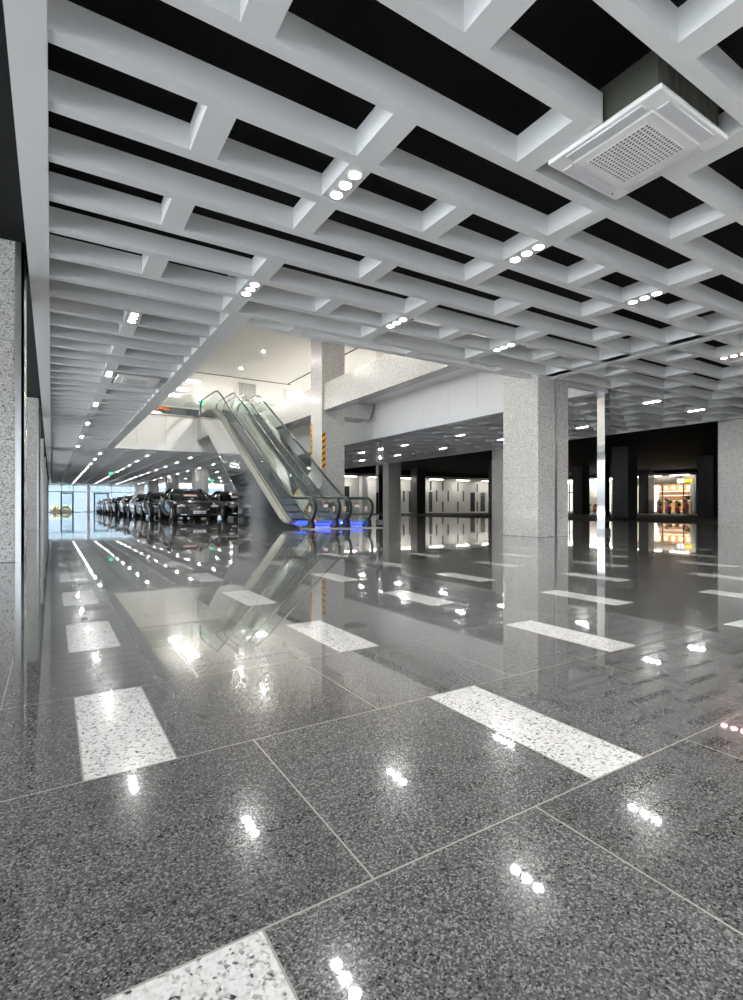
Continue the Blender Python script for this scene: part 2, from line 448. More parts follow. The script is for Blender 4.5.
# far field behind the opening
g = grid('ceiling_grid', 'pale grey ceiling grid over the parked cars')
zb(lambda m: m.box(XV0, XV1 - .05, YV1 - .02, YV1 + .2, HC, HC + BH), 'edge_beam', g)
rest = MB()
for k in range(38, 112):
    m_ = rest
    if k < 75: zb(lambda m: m.box(XV0 - .3, XE - .12, by(k) + .02, by(k) + BW, HC, HC + BH), 'beam', g)
    else: rest.box(XV0 - .3, XE - .12, by(k), by(k) + BW, HC, HC + BH)
    for i in range(1, 16):
        if (i + k) % 2 == 0 and cx_(i) + CW < XE and (i, k) not in LIGHT_CELLS and (i > 1 or k % 6):
            rest.box(cx_(i), cx_(i) + CW, by(k) + BW, by(k + 1), HC, HC + BH)
r_ = rest.build('cross_beam', 'alu', g); r_.location.z = -HC; r_['kind'] = 'stuff'
# left fascia
struct('trim_4', MB().box(-.215, -.02, -8.9, YF, HC - .012, HC + .42), 'alu', 'wide pale grey border along the left edge of the ceiling grid')

# ------------------------------------------------------------------ ceiling lights
def make_light():
    o = empty('ceiling_light')
    h = MB(); L = BP - BW
    t = .006
    h.box(-CW / 2, CW / 2, -L / 2 + .004, L / 2 - .004, .004, BH - .01)
    h.build('housing', 'alu', o)
    for j in (-1, 0, 1):
        MB().lathe([(.058, .004), (.058, -.006), (.048, -.006), (.048, .002)], (0, j * .155, 0), n=16).build('trim_ring', 'plastic', o)
        MB().lathe([(.048, .002), (.048, -.0055), (.002, -.0056)], (0, j * .155, 0), n=16).build('lens', 'lens', o)
    return o
LP = make_light()
FAR = {}
def far_mesh(d):
    k = d.name.split('.far')[0]
    if d in FAR.values(): return d
    if k not in FAR:
        FAR[k] = d.copy(); FAR[k].materials[0] = M['lens_far']
    return FAR[k]
used = [False]
def put_light(x, y, label, group, pink=False, far=False):
    o = LP if not used[0] else copy_tree(LP)
    used[0] = True
    o.location = (x, y, HC)
    tag(o, label, 'ceiling light', group)
    if far:
        for c in o.children:
            if c.name.startswith('lens'): c.data = far_mesh(c.data)
    if pink:
        for c in o.children:
            if c.name.startswith('lens'):
                c.data = c.data.copy(); c.data.materials[0] = M['lens_pink']
    return o
ORD = ['nearest', 'second', 'third', 'fourth', 'fifth', 'sixth', 'seventh', 'eighth', 'ninth', 'tenth', 'eleventh', 'twelfth']
def cell(i, k): return cx_(i) + CW / 2, by(k) + BW + (BP - BW) / 2
near_names = {(1, 0): 'triple downlight in the near grid, high and left of centre above the escalators',
              (3, 0): 'triple downlight just left of and below the ceiling cassette',
              (5, 0): 'triple downlight directly below the near ceiling cassette on the right',
              (1, 4): 'triple downlight at the left front corner of the atrium opening',
              (3, 4): 'triple downlight at the middle of the atrium front edge',
              (5, 4): 'triple downlight just left of the big granite column top'}
for (i, k), lab in near_names.items():
    x, y = cell(i, k); put_light(x, y, lab, 'triple downlights in the near ceiling')
for i in (1, 3, 5, 9, 11, 13):  # unseen downlights added to raise the light bounced off the floor
    for q, k in enumerate((-4, -6, -8, -10)):
        x, y = cell(i, k); put_light(x, y, 'added triple downlight in the grid behind the viewpoint', 'added downlights behind the viewpoint')
for q, k in enumerate((7, 13, 19, 25, 31, 37)):
    x, y = cell(0, k); put_light(x, y, '%s downlight in the narrow slatted ceiling strip along the left' % ORD[q], 'downlights in the left ceiling strip')
for i, rn in ((11, 'inner row right of the white wall'), (13, 'outer row beside the dark edge of the hall')):
    for q, k in enumerate(range(6, 37, 6)):
        x, y = cell(i, k); put_light(x, y, '%s triple downlight in the %s' % (ORD[q], rn), 'triple downlights right of the atrium')
rows = {1: 'row in line with the left edge of the opening', 3: 'row over the near flank of the car file', 5: 'row over the second car file',
        7: 'row beside the far granite columns', 9: 'row in line with the white right wall', 11: 'inner right row behind the opening', 13: 'outer right row behind the opening'}
for i, rn in rows.items():
    for q, k in enumerate(range(42, 108, 6)):
        x, y = cell(i, k); put_light(x, y, '%s downlight of the far %s' % (ORD[q], rn), 'downlights over the parked cars', far=True)
put_light(10.15, by(1) + BW + (BP - BW) / 2, 'pinkish triple downlight at the right rim of the ceiling', 'triple downlights in the near ceiling', True)

# ------------------------------------------------------------------ ceiling cassettes
def cassette(cx, cy, z, S, label, group, detail=True, body=True):
    o = empty('air_conditioner', (cx, cy, z), 0, label, 'air conditioner', group)
    s = S / 2
    fr = MB()
    fr.box(-s, s, -s, s, .012, .05)
    fr.build('panel_frame', 'plastic', o, bevel=.012)
    q = s * .70
    MB().box(-q, q, -q, q, .0, .02).build('intake_panel', 'plastic', o, bevel=.01)
    if detail:
        for (x0, x1, y0, y1) in ((-q * .95, q * .95, q + .02, q + .10), (-q * .95, q * .95, -q - .10, -q - .02), (q + .02, q + .10, -q * .95, q * .95), (-q - .10, -q - .02, -q * .95, q * .95)):
            MB().box(x0, x1, y0, y1, .002, .03).build('louvre', 'plastic2', o, bevel=.004)
        MB().box(s * .52 - .0, s * .52 + .001, 0, .001, 0, .001)
        gq = s * .53
        MB().box(-gq, gq, -gq, gq, -.003, -.0005).build('grille_recess', 'slot', o)
        g_ = MB(); nn = 15
        for a in range(nn + 1):
            t = -gq + 2 * gq * a / nn
            g_.box(t - .0055, t + .0055, -gq, gq, -.008, -.003)
            g_.box(-gq, gq, t - .0055, t + .0055, -.009, -.0035)
        g_.build('grille', 'plastic', o)
        m = MB(); m.lathe([(.010, .0), (.010, -.001)], (s - .12, s - .05, .011), n=12)
        m.box(s - .18, s - .145, s - .057, s - .043, .009, .0125)
        m.build('indicator', 'frame', o)
        if body:
            b = MB(); b.box(-s * .9, s * .9, -s * .9, s * .9, .05, .33)
            for a in range(-4, 5): b.box(a * .09 - .006, a * .09 + .006, -s * .9 - .008, s * .9 + .008, .06, .33)
            b.build('casing', 'galv', o, bevel=.01)
            MB().tube([(-s * .95, .1, .2), (-s * 1.15, .1, .22)], .03).build('pipe', 'galv', o)
    else:
        MB().box(-s * .5, s * .5, -s * .5, s * .5, -.004, -.0005).build('grille', 'plastic2', o)
    return o
cassette(3.665, 2.205, 3.225, .87, 'square white ceiling cassette with perforated grille, large at the upper right', 'ceiling cassettes')
for y, lab in ((11.75, 'square white ceiling cassette beside the second downlight of the left strip'), (22.3, 'middle white ceiling cassette in the far left strip'), (29.5, 'farthest white ceiling cassette in the left strip')):
    cassette(1.52, y, 3.235, .80, lab, 'ceiling cassettes', False)

# ------------------------------------------------------------------ granite columns
def column(x0, y0, z1, label, mat='granite', strip=None, w=.95, d=.95, group='granite columns'):
    o = empty('granite_column', (x0 + w / 2, y0 + d / 2, 0), 0, label, 'column', group, 'structure')
    a, b = w / 2, d / 2
    MB().box(-a, a, -b, b, 0, z1).build('shaft', mat, o, bevel=.006)
    if strip == 'mid':
        MB().box(.03, .10, -b - .012, -b + .01, 0, z1).build('steel_strip', 'satin', o)
    if strip == 'corner':
        m = MB(); m.box(a - .075, a + .008, -b - .008, -b + .02, 0, z1); m.box(a - .02, a + .008, -b - .008, -b + .075, 0, z1)
        m.build('steel_strip', 'satin', o)
    return o
column(8.40, 7.10, 3.42, 'large light grey granite column with steel strip right of centre', strip='mid')
column(8.40, 16.95, ZC2, 'tall granite column with two hazard strips behind the escalators')
column(8.40, 26.8, ZC2, 'tall granite column at the head of the escalators')
for q, y in enumerate((36.6, 46.5, 56.3, 66.0)):
    column(8.40, y, ZP, '%s granite column behind the parked cars' % ORD[q], strip='mid')
for q, y in enumerate((7.0, 16.75, 26.5, 36.3, 46.1, 56., 65.5)):
    column(-1.22, y, 3.6, '%s granite column along the left edge of the hall' % ORD[q], strip='corner')
for q, y in enumerate((7.1, 16.95, 26.8, 36.6, 46.4)):
    column(17.92, y, ZP, ['granite column at the right border of the picture', 'narrow granite column just behind the big middle column', 'granite column right of the escalators beside a steel post',
                          'fourth granite column of the row at the right edge of the hall', 'fifth granite column of the row at the right edge of the hall'][q])
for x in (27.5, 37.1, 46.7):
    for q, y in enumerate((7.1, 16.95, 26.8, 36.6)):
        column(x, y, ZP, '%s dark column in the %s row on the unlit pavement' % (ORD[q], 'inner' if x < 30 else 'middle' if x < 40 else 'outer'), 'granite_unlit', group='dark columns outside')
# stainless posts
for q, y in enumerate((7.45, 17.25, 27.05)):
    o = empty('steel_post', (11.1, y, 0), 0, ['square polished steel post right of the big granite column', 'square polished steel post right of the escalators', 'square polished steel post on the upper floor behind the escalators'][q], 'post', 'polished steel posts', 'thing')
    MB().box(-.1, .1, -.1, .1, 0, ZC2).build('shaft', 'chrome', o, bevel=.004)
    MB().box(-.112, .112, -.112, .112, 0, .1).build('base_collar', 'satin', o)

# hazard strips on column 1
def hazard(x, y, z0, z1, label):
    o = empty('hazard_strip', (x, y, z0), 0, label, 'hazard strip', 'hazard strips on the column')
    W = .14
    MB().box(-W / 2, W / 2, -.012, 0, 0, z1 - z0).build('backing', 'yellow', o)
    m = MB(); n = 6; H = z1 - z0; p = H / n
    for a in range(n):
        z = a * p + .05
        pts = [(-W / 2, z), (W / 2, z + .10), (W / 2, z + .10 + p * .32), (-W / 2, z + p * .32)]
        pts = [(u, min(v, H)) for u, v in pts]
        m.prism(pts, -.0145, -.0122, 'y')
    m.build('stripes', 'blackpaint', o)
    return o
hazard(8.47, 16.95, 2.0, 3.35, 'yellow and black hazard strip on the near corner of the column behind the escalators')
oz = hazard(8.403, 17.82, 2.55, 3.8, 'thin yellow and black hazard strip on the far edge of the same column')
oz.rotation_euler = (0, 0, -PI / 2)

# granite parapet of the upper floor
def parapet(y0, y1, label):
    o = empty('granite_parapet', (8.5, y0, 4.17), 0, label, 'parapet', 'granite parapets', 'structure')
    MB().box(0, .42, 0, y1 - y0, 0, .98).build('facing', M['granite_beam'], o)
    return o
M['granite_beam'] = granite('light grey granite facing', (.14, .14, .135), (.55, .545, .53), (.74, .73, .71), 70)
parapet(3.2, 16.94, 'light granite parapet of the upper floor running from the column toward the front')
parapet(17.91, 25.75, 'light granite parapet of the upper floor beyond the column')
for y0, y1, lab in ((7.6, 16.9, 'linear cove light added behind the front granite parapet'), (18.0, 25.6, 'linear cove light added behind the far granite parapet')):
    o = empty('fill_light', (8.96, y0, 4.56), 0, lab, 'cove light', 'cove lights behind the parapets')  # strip added out of view to brighten the white wall and soffit
    MB().box(-.035, .035, 0, y1 - y0, .04, .098).build('channel', 'plastic', o)
    MB().prism([(-.03, .0), (.03, .0), (.035, .04), (-.035, .04)], 0, y1 - y0, 'y').build('diffuser', 'fill', o)
o = empty('granite_bracket', (9.36, 17.0, 4.0), 0, 'granite clad bracket beam between the column and the white wall', 'beam', None, 'structure')
MB().prism([(0, 0), (1.10, 0), (1.38, .62), (0, .62)], 0, .85, 'y').build('facing', 'granite_beam', o)

# ------------------------------------------------------------------ upper floor : lights, rail, shopfront
def panel_light(x, y, q):
    o = empty('ceiling_panel_light', (x, y, ZC2), 0, q, 'ceiling light', 'panel lights on the upper floor')
    MB().box(-.32, .32, -.32, .32, -.03, -.001).build('frame', 'plastic', o)
    MB().box(-.29, .29, -.29, .29, -.034, -.0305).build('diffuser', 'panel', o)
for (x, y), lab in zip([(6.28, 27.8), (6.25, 29.9), (6.15, 31.8), (11.9, 27.4), (10.9, 30.3), (14.46, 25.7), (14.1, 21.8), (14.1, 17.5), (14.1, 13.0), (3.4, 28.6), (14.3, 31.0)],
                       ['square light panel above the head of the escalators', 'second square light panel beyond the escalator head', 'square light panel in front of the dark blue shopfront',
                        'square light panel beside the upper steel post', 'square light panel between the far column and the steel post', 'square light panel seen over the parapet right of the tall column',
                        'square light panel above the parapet beside the ceiling vent', 'third light panel behind the granite parapet', 'nearest light panel behind the granite parapet', 'leftmost light panel of the upper floor', 'light panel far behind the upper steel post']):
    panel_light(x, y, lab)
for q, (x, y) in enumerate(((7.62, 20.9), (7.63, 24.0), (4.6, 20.9), (4.6, 17.6), (4.6, 14.3), (4.6, 11.0))):
    o = empty('spot_light', (x, y, ZC2), 0, '%s small round spot in the %s row of the cream ceiling' % (['nearer', 'farther', 'fourth', 'third', 'second', 'nearest'][q], 'right' if x > 6 else 'left'), 'spot light', 'spots over the opening')
    MB().lathe([(.07, 0), (.07, -.012), (.05, -.012), (.05, -.004)], n=16).build('ring', 'plastic', o)
    MB().lathe([(.048, -.006), (.048, -.012), (.02, -.016)], n=16).build('lens', 'spot', o)
o = empty('ceiling_vent', (12.6, 17.3, ZC2), 0, 'square grey air vent in the cream ceiling above the parapet', 'vent')
MB().box(-.42, .42, -.42, .42, -.025, -.001).build('frame', 'plastic', o)
m = MB()
for a in range(9): m.box(-.34, .34, -.33 + a * .08, -.29 + a * .08, -.034, -.026)
m.build('slats', 'darkgrey', o)

def rail(p0, p1, label, z=H2):
    d = Vector((p1[0] - p0[0], p1[1] - p0[1], 0)); L = d.length
    o = empty('glass_railing', (p0[0], p0[1], z), math.atan2(d.y, d.x), label, 'railing', 'glass railings of the upper floor')
    n = max(1, round(L / 1.2))
    for a in range(n):
        MB().box(a * L / n + .01, (a + 1) * L / n - .01, -.006, .006, .02, 1.02).build('glass_pane', 'glass', o)
    MB().box(0, L, -.03, .03, 1.02, 1.06).build('top_rail', 'satin', o)
    MB().box(0, L, -.03, .03, .0, .04).build('base_rail', 'satin', o)
rail((XV0 - .1, YV1 + .05), (5.85, YV1 + .05), 'green tinted glass railing on the far edge left of the escalators', H2 + .05)
rail((5.86, YV1 + .15), (5.86, YV1 + 2.4), 'short glass railing beside the escalator head')
rail((8.75, YV1 + .05), (10.7, YV1 + .05), 'glass railing right of the escalator head', H2 + .05)

o = empty('upper_shop', (6.3, 35.0, H2), 0, 'dark blue glass shopfront with orange lit letters on the upper floor', 'shopfront')
MB().box(-2.6, 2.0, 0, .12, 0, 2.12).build('glass_panel', 'navy', o)
MB().box(-.06, .06, -.03, 0, 0, 2.12).build('mullion', 'frame', o)
MB().box(2.0, 2.35, -.1, .15, 0, 2.2).build('side_pier', 'white', o)
MB().box(-2.7, 2.1, -.02, .14, 2.12, 2.25).build('head', 'white', o)
text('lettering', 'D-AUTO MALL', .25, (-.62, -.03, 1.99), (PI / 2, 0, 0), 'orange_led', o)
o = empty('exit_sign', (7.0, 29.0, 6.25), 0, 'small green exit sign above the escalator head', 'exit sign', 'green exit signs')
MB().box(-.2, .2, -.03, .03, 0, .2).build('case', 'plastic', o)
MB().box(-.19, .19, -.035, -.0305, .01, .19).build('face', 'exit', o)
MB().box(-.01, .01, -.01, .01, .2, ZC2 - 6.25).build('hanger', 'satin', o)

# ------------------------------------------------------------------ escalators
SL = .602
YA, YB2 = 14.75, 23.25          # bottom and top of the incline
ZB, ZT = .02, H2 + .02
def prof(y, off=0.):
    r = .5
    def soft(t):                # smooth ramp
        return (t + math.sqrt(t * t + .06)) / 2
    z = SL * (soft(y - YA) - soft(y - (YA + (ZT - ZB) / SL)))
    return ZB + z + off
def curve(y0, y1, off, n): return [(y0 + (y1 - y0) * i / n, prof(y0 + (y1 - y0) * i / n, off)) for i in range(n + 1)]

def strip_mb(x0, x1, lo, hi):
    m = MB(); n = len(lo)
    V = [[m.bm.verts.new((x, y, z)) for (x, (y, z)) in ((x0, lo[i]), (x1, lo[i]), (x1, hi[i]), (x0, hi[i]))] for i in range(n)]
    for A, B in zip(V, V[1:]):
        for q in range(4): m.bm.faces.new((A[q], A[(q + 1) % 4], B[(q + 1) % 4], B[q]))
    m.bm.faces.new(V[0]); m.bm.faces.new(V[-1][::-1]); return m

def escalator(xl, xr, xo0, xo1, label, lamp):
    o = empty('escalator', (0, 0, 0), 0, label, 'escalator', 'pair of escalators')
    mid = (xl + xr) / 2
    # cladding of the truss
    top = curve(13.5, 26.3, .03, 50)
    under = [(26.3, 3.85), (23.55, 3.85), (19.2, 1.12), (19.2, 0.0), (13.5, 0.0)]
    for xa, xb, nm in ((xo0, xo0 + .03, 'cladding'), (xo1 - .03, xo1, 'cladding')):
        poly = top + under
        m = MB(); m.prism(poly, xa, xb, 'x'); m.build(nm, 'steel', o)
    m = MB()
    m.box(xo0, xo1, 23.5, 26.3, 3.82, 3.86)
    m.prism([(19.2, 1.08), (23.55, 3.82), (23.55, 3.86), (19.2, 1.12)], xo0, xo1, 'x')
    m.box(xo0, xo1, 19.17, 19.21, 0, 1.1)
    m.build('soffit', 'satin', o)
    # decks : outer and inner
    for xa, xb in ((xo0 - .01, xl - .015), (xr + .015, xo1 + .01)):
        strip_mb(xa, xb, curve(13.45, 26.3, .0, 60), curve(13.45, 26.3, .07, 60)).build('outer_deck', 'chrome', o)
    for xa, xb in ((xl + .015, xl + .07), (xr - .07, xr - .015)):
        strip_mb(xa, xb, curve(13.45, 26.3, -.02, 60), curve(13.45, 26.3, .07, 60)).build('inner_deck', 'chrome', o)
    for xa, xb in ((xl + .065, xl + .075), (xr - .075, xr - .065)):
        strip_mb(xa, xb, curve(13.45, 26.3, -.28, 60), curve(13.45, 26.3, -.02, 60)).build('skirt', 'satin', o)
    for xc in (xl, xr):
        # glass balustrade in panels
        ys = [13.12, 14.6, 16.2, 17.8, 19.4, 21.0, 22.6, 24.2, 25.85]
        for y0, y1 in zip(ys, ys[1:]):
            lo = curve(y0 + .008, y1 - .008, .06, 14); hi = curve(y0 + .008, y1 - .008, .85, 14)
            if y0 < 13.2:
                hi = [(y, z - .32 * max(0, 1 - (y - 13.12) / .30) ** 2) for y, z in hi]
                lo = [(y, z + .26 * max(0, 1 - (y - 13.12) / .45)) for y, z in lo]
            if y1 > 25.8:
                hi = [(y, z - .32 * max(0, 1 - (25.85 - y) / .30) ** 2) for y, z in hi]
            strip_mb(xc - .006, xc + .006, lo, hi).build('glass_panel', 'glass', o)
        # handrail
        hb, ht = prof(13.4, .87), prof(25.6, .87)
        p = [(13.36, .16), (13.28, .20), (13.14, .28), (13.03, .40), (12.965, .56), (12.99, .71), (13.09, .82), (13.24, hb - .012)]
        p += curve(13.42, 25.55, .87, 64)
        p += [(25.72, ht - .02), (25.88, ht - .1), (25.97, ht - .24), (25.99, ht - .4), (25.95, ht - .56), (25.85, ht - .68)]
        MB().tube([(xc, y, z) for y, z in p], .04, 10, (.034, .046)).build('handrail', 'rubber', o, smooth=True)
        strip_mb(xc - .012, xc + .012, curve(13.3, 25.7, .815, 60), curve(13.3, 25.7, .848, 60)).build('rail_guide', 'chrome', o)
        m = MB()
        m.prism([(13.10, 0), (13.40, 0), (13.44, .10), (13.36, .24), (13.24, .30), (13.15, .27), (13.10, .14)], xc - .06, xc + .06, 'x')
        m.build('handrail_inlet', 'rubber', o, bevel=.015)
        # round warning label on the glass
        s = MB(); s.lathe([(.085, -.001), (.085, .001)], (xc - .009, 13.33, .56), 'x', 20); d = s.build('warning_label', 'yellow', o)
        s = MB(); s.lathe([(.062, -.001), (.062, .001)], (xc - .0115, 13.33, .56), 'x', 20); s.build('white_disc', 'plate', d)
        s = MB(); s.lathe([(.012, -.001), (.03, -.001), (.03, .001), (.012, .001)], (xc - .0135, 13.33, .55), 'x', 12); s.box(xc - .0148, xc - .0132, 13.315, 13.345, .565, .60); s.build('pictogram', 'blueprint', d)
        for xx, ys_ in ((xc + (.055 if xc == xl else -.055), (13.9, 14.6)),):
            MB().box(xx - .022, xx + .022, 13.5, 15.0, .075, .13).build('blue_light', 'blue', o)
    MB().box(xr - .013, xr - .009, 13.7, 14.1, .70, .73).build('red_notice', 'red', o)
    MB().box(xr - .013, xr - .009, 13.7, 13.98, .61, .69).build('white_notice', 'plate', o)
    # landing plates, combs
    MB().box(xo0, xo1, 12.75, 14.35, 0.001, .022).build('landing_plate', 'satin', o)
    MB().box(xo0, xo1, 24.6, 26.6, H2 - .02, H2 + .012).build('landing_plate', 'satin', o)
    MB().box(xl + .08, xr - .08, 14.35, 14.5, .012, .034).build('comb', 'yellow', o)
    MB().box(xl + .08, xr - .08, 14.4, 14.43, .05, .19).build('blue_light', 'blue', o)
    # steps
    y = 14.5; n = 0
    while y < 24.4:
        z = prof(y + .2) - .02
        m = MB(); m.box(xl + .085, xr - .085, y, y + .402, z - .03, z)
        m.box(xl + .085, xr - .085, y, y + .02, z - .24, z)
        for a in range(7):
            xx = xl + .11 + a * (xr - xl - .24) / 6
            m.box(xx - .012, xx + .012, y, y + .402, z, z + .008)
        m.build('step', 'tread', o); y += .402; n += 1
    # lamps at the entry
    for xx, mt, nm in ((mid - .14, 'blue_dot', 'blue_lamp'), (mid + .05, lamp, 'signal_lamp')):
        MB().blob((xx, 13.95, .20 if mt == lamp else .12), (.03, .03, .03), 2).build(nm, mt, o, smooth=True)
        MB().box(xx - .012, xx + .012, 13.94, 13.96, .02, .19 if mt == lamp else .11).build('lamp_stem', 'satin', o)
    return o
escalator(6.235, 7.00, 6.00, 7.165, 'left escalator with steel flank, red signal lamp at its foot', 'red_dot')
escalator(7.37, 8.10, 7.20, 8.33, 'right escalator nearer the granite column, green signal lamp at its foot', 'green_dot')

# ------------------------------------------------------------------ cars (nose at local y = 0, pointing to -Y)
def car_mesh(paint):
    st = [(0.0, .58, .26, .50, .60), (.06, .76, .20, .58, .69), (.22, .86, .17, .65, .77), (.6, .91, .16, .73, .865), (1.1, .925, .16, .80, .93), (1.6, .93, .16, .87, .99),
          (2.4, .93, .16, .92, 1.0), (3.2, .93, .16, .94, 1.02), (3.9, .925, .17, .96, 1.06), (4.45, .89, .2, .97, 1.07), (4.78, .83, .26, .93, 1.02), (4.93, .70, .36, .82, .92)]
    m = MB(); R = []
    for y, w, z0, zs, zt in st:
        half = [(w * .86, z0), (w * .965, z0 + .07), (w, (z0 + zs) * .5 + .02), (w * .99, zs - .04), (w * .94, zs + .03), (w * .80, zt - .015)]
        pts = [(0, z0)] + half + [(0, zt)] + [(-x, z) for x, z in half[::-1]]
        R.append([m.bm.verts.new((x, y + .10 * (abs(x) / w) ** 2 * (1 if y < .3 else 0), z)) for x, z in pts])
    for A, B in zip(R, R[1:]):
        n = len(A)
        for k in range(n): m.bm.faces.new((A[k], A[(k + 1) % n], B[(k + 1) % n], B[k]))
    m.bm.faces.new(R[0]); m.bm.faces.new(R[-1][::-1])
    return m
def make_car(paint, label, group='parked sedans'):
    o = empty('sedan_car', (0, 0, 0), 0, label, 'car', group)
    car_mesh(paint).build('body', paint, o, smooth=True, sub=1)
    # greenhouse
    gs = [(1.50, .80, .72, .985), (1.9, .80, .68, 1.20), (2.35, .80, .60, 1.395), (2.8, .80, .60, 1.44), (3.3, .79, .59, 1.425), (3.75, .78, .58, 1.30), (4.30, .72, .60, 1.075)]
    m = MB(); R = []
    for y, wb, wt, zt in gs:
        R.append([m.bm.verts.new(p) for p in ((-wb - .06, y, .95), (-(wb + wt) / 2 - .03, y, (.95 + zt) / 2 + .03), (-wt, y, zt - .01), (0, y, zt + .02), (wt, y, zt - .01), ((wb + wt) / 2 + .03, y, (.95 + zt) / 2 + .03), (wb + .06, y, .95))])
    for A, B in zip(R, R[1:]):
        for k in range(6): m.bm.faces.new((A[k], A[k + 1], B[k + 1], B[k]))
    m.bm.faces.new(R[0]); m.bm.faces.new(R[-1])
    m.build('windows', 'car_glass', o, smooth=True)
    m = MB(); rs = [(2.22, .62, 1.36), (2.45, .63, 1.43), (2.85, .635, 1.468), (3.3, .62, 1.452), (3.6, .60, 1.37)]
    R = [[m.bm.verts.new((x * w, y, z - .045 * abs(x) ** 2 + d)) for d in (0, -.03) for x in (-1.03, -.6, 0, .6, 1.03)] for y, w, z in rs]
    for A, B in zip(R, R[1:]):
        for k in range(4):
            m.bm.faces.new((A[k], A[k + 1], B[k + 1], B[k])); m.bm.faces.new((A[5 + k], B[5 + k], B[6 + k], A[6 + k]))
        m.bm.faces.new((A[0], B[0], B[5], A[5])); m.bm.faces.new((A[4], A[9], B[9], B[4]))
    m.build('roof', paint, o, smooth=True)
    for s in (-1, 1):
        m = MB()
        m.tube([(s * .86, 1.42, .96), (s * .765, 1.9, 1.215), (s * .645, 2.3, 1.395)], .035, 8)
        m.tube([(s * .645, 2.3, 1.40), (s * .655, 2.85, 1.445), (s * .64, 3.35, 1.42), (s * .66, 3.7, 1.30), (s * .72, 4.3, 1.06)], .034, 8)
        m.tube([(s * .865, 2.95, .95), (s * .80, 2.95, 1.2), (s * .66, 2.92, 1.43)], .03, 8)
        m.build('pillar', paint, o, smooth=True)
        mr = MB().blob((s * 1.0, 1.78, 1.01), (.10, .06, .07), 2).build('mirror', paint, o, smooth=True)
        MB().tube([(s * .88, 1.8, .97), (s * .96, 1.79, .99)], .02, 6).build('mirror_arm', 'blackpaint', mr)
        h = MB(); h.blob((s * .67, .17, .645), (.20, .13, .07), 2); hl = h.build('headlamp', 'headlamp', o, smooth=True)
        MB().blob((s * .60, .085, .63), (.045, .03, .035), 2).build('projector', 'chrome', hl, smooth=True)
        MB().box(s * .62 - .12, s * .62 + .12, .03, .10, .29, .315).build('fog_lamp_trim', 'chrome', o)
        MB().blob((s * .70, 4.84, .80), (.16, .08, .07), 2).build('tail_lamp', 'red', o, smooth=True)
        for yy in (2.15, 3.1): MB().box(s * .925 - .012, s * .925 + .015, yy, yy + .18, .80, .825).build('door_handle', 'chrome', o)
        for yy in (.93, 3.83):
            w = MB(); w.lathe([(.20, -.1), (.325, -.1), (.34, -.07), (.34, .07), (.325, .1), (.23, .1), (.20, .06)], (s * .845, yy, .34), 'x', 24)
            tw = w.build('wheel', 'tyre', o, smooth=False)
            r = MB(); r.lathe([(.05, s * .085), (.235, s * .098), (.235, s * .07), (.03, s * .05)], (s * .845, yy, .34), 'x', 24)
            for a in range(10):
                q = 2 * PI * a / 10
                r.tube([(s * (.845 + .098), yy, .34), (s * (.845 + .098), yy + .22 * math.cos(q), .34 + .22 * math.sin(q))], .014, 5)
            r.build('rim', 'rim_silver', tw)
            a_ = MB(); a_.lathe([(.385, -.05), (.385, .05)], (s * .882, yy, .35), 'x', 28); a_.build('wheel_arch', 'blackpaint', o)
    g = MB(); g.prism([(-.46, .69), (.46, .69), (.38, .52), (.24, .455), (-.24, .455), (-.38, .52)], -.035, .05, 'y'); gr = g.build('grille', 'blackpaint', o, bevel=.012)
    b = MB()
    for a in range(4): b.box(-.35 + .03 * (a == 0), .35 - .03 * (a == 0), -.05, -.034, .475 + a * .045, .479 + a * .045)
    b.tube([(-.47, -.03, .695), (0, -.045, .70), (.47, -.03, .695), (.39, -.04, .52), (.24, -.04, .45), (-.24, -.04, .45), (-.39, -.04, .52), (-.47, -.03, .695)], .011, 6)
    b.build('grille_bars', 'chrome', gr)
    e = MB(); e.blob((0, -.055, .60), (.05, .012, .035), 2)
    for s in (-1, 1): e.prism([(s * .04, .61), (s * .14, .622), (s * .10, .59), (s * .04, .585)], -.058, -.046, 'y')
    e.build('emblem', 'chrome', gr)
    p = MB().box(-.26, .26, -.075, -.045, .335, .445).build('number_plate', 'plate', o, bevel=.006)
    k = MB()
    for x in (-.19, -.13, -.04, .03, .09, .15): k.box(x, x + .035, -.078, -.0755, .36, .42)
    k.build('plate_marks', 'blueprint', p)
    MB().box(-.55, .55, -.01, .12, .235, .30).build('lower_intake', 'blackpaint', o, bevel=.02)
    for s in (-1, 1): MB().tube([(s * .1, 1.42, .995), (s * .62, 1.55, 1.03)], .010, 5).build('wiper', 'blackpaint', o)
    # price card inside the windscreen
    c = MB().quad([(-.28, 1.62, 1.09), (.30, 1.62, 1.09), (.30, 1.76, 1.165), (-.28, 1.76, 1.165)]).build('price_card', 'plate', o)
    MB().quad([(-.28, 1.77, 1.169), (.30, 1.77, 1.169), (.30, 1.84, 1.205), (-.28, 1.84, 1.205)]).build('red_band', 'red', c)
    MB().quad([(-.18, 2.18, 1.352), (.12, 2.18, 1.352), (.12, 2.26, 1.385), (-.18, 2.26, 1.385)]).build('permit_card', 'plate', o)
    return o
protos = {}
def put_car(paint, x, ynose, label):
    if paint not in protos: protos[paint] = c = make_car(paint, label)
    else: c = copy_tree(protos[paint])
    c.location = (x, ynose, 0); tag(c, label, 'car', 'parked sedans')
XL, XR2 = 5.27, 8.17 - .1
put_car('paint_black', XL, 22.15, 'black sedan at the head of the left file, full front in view')
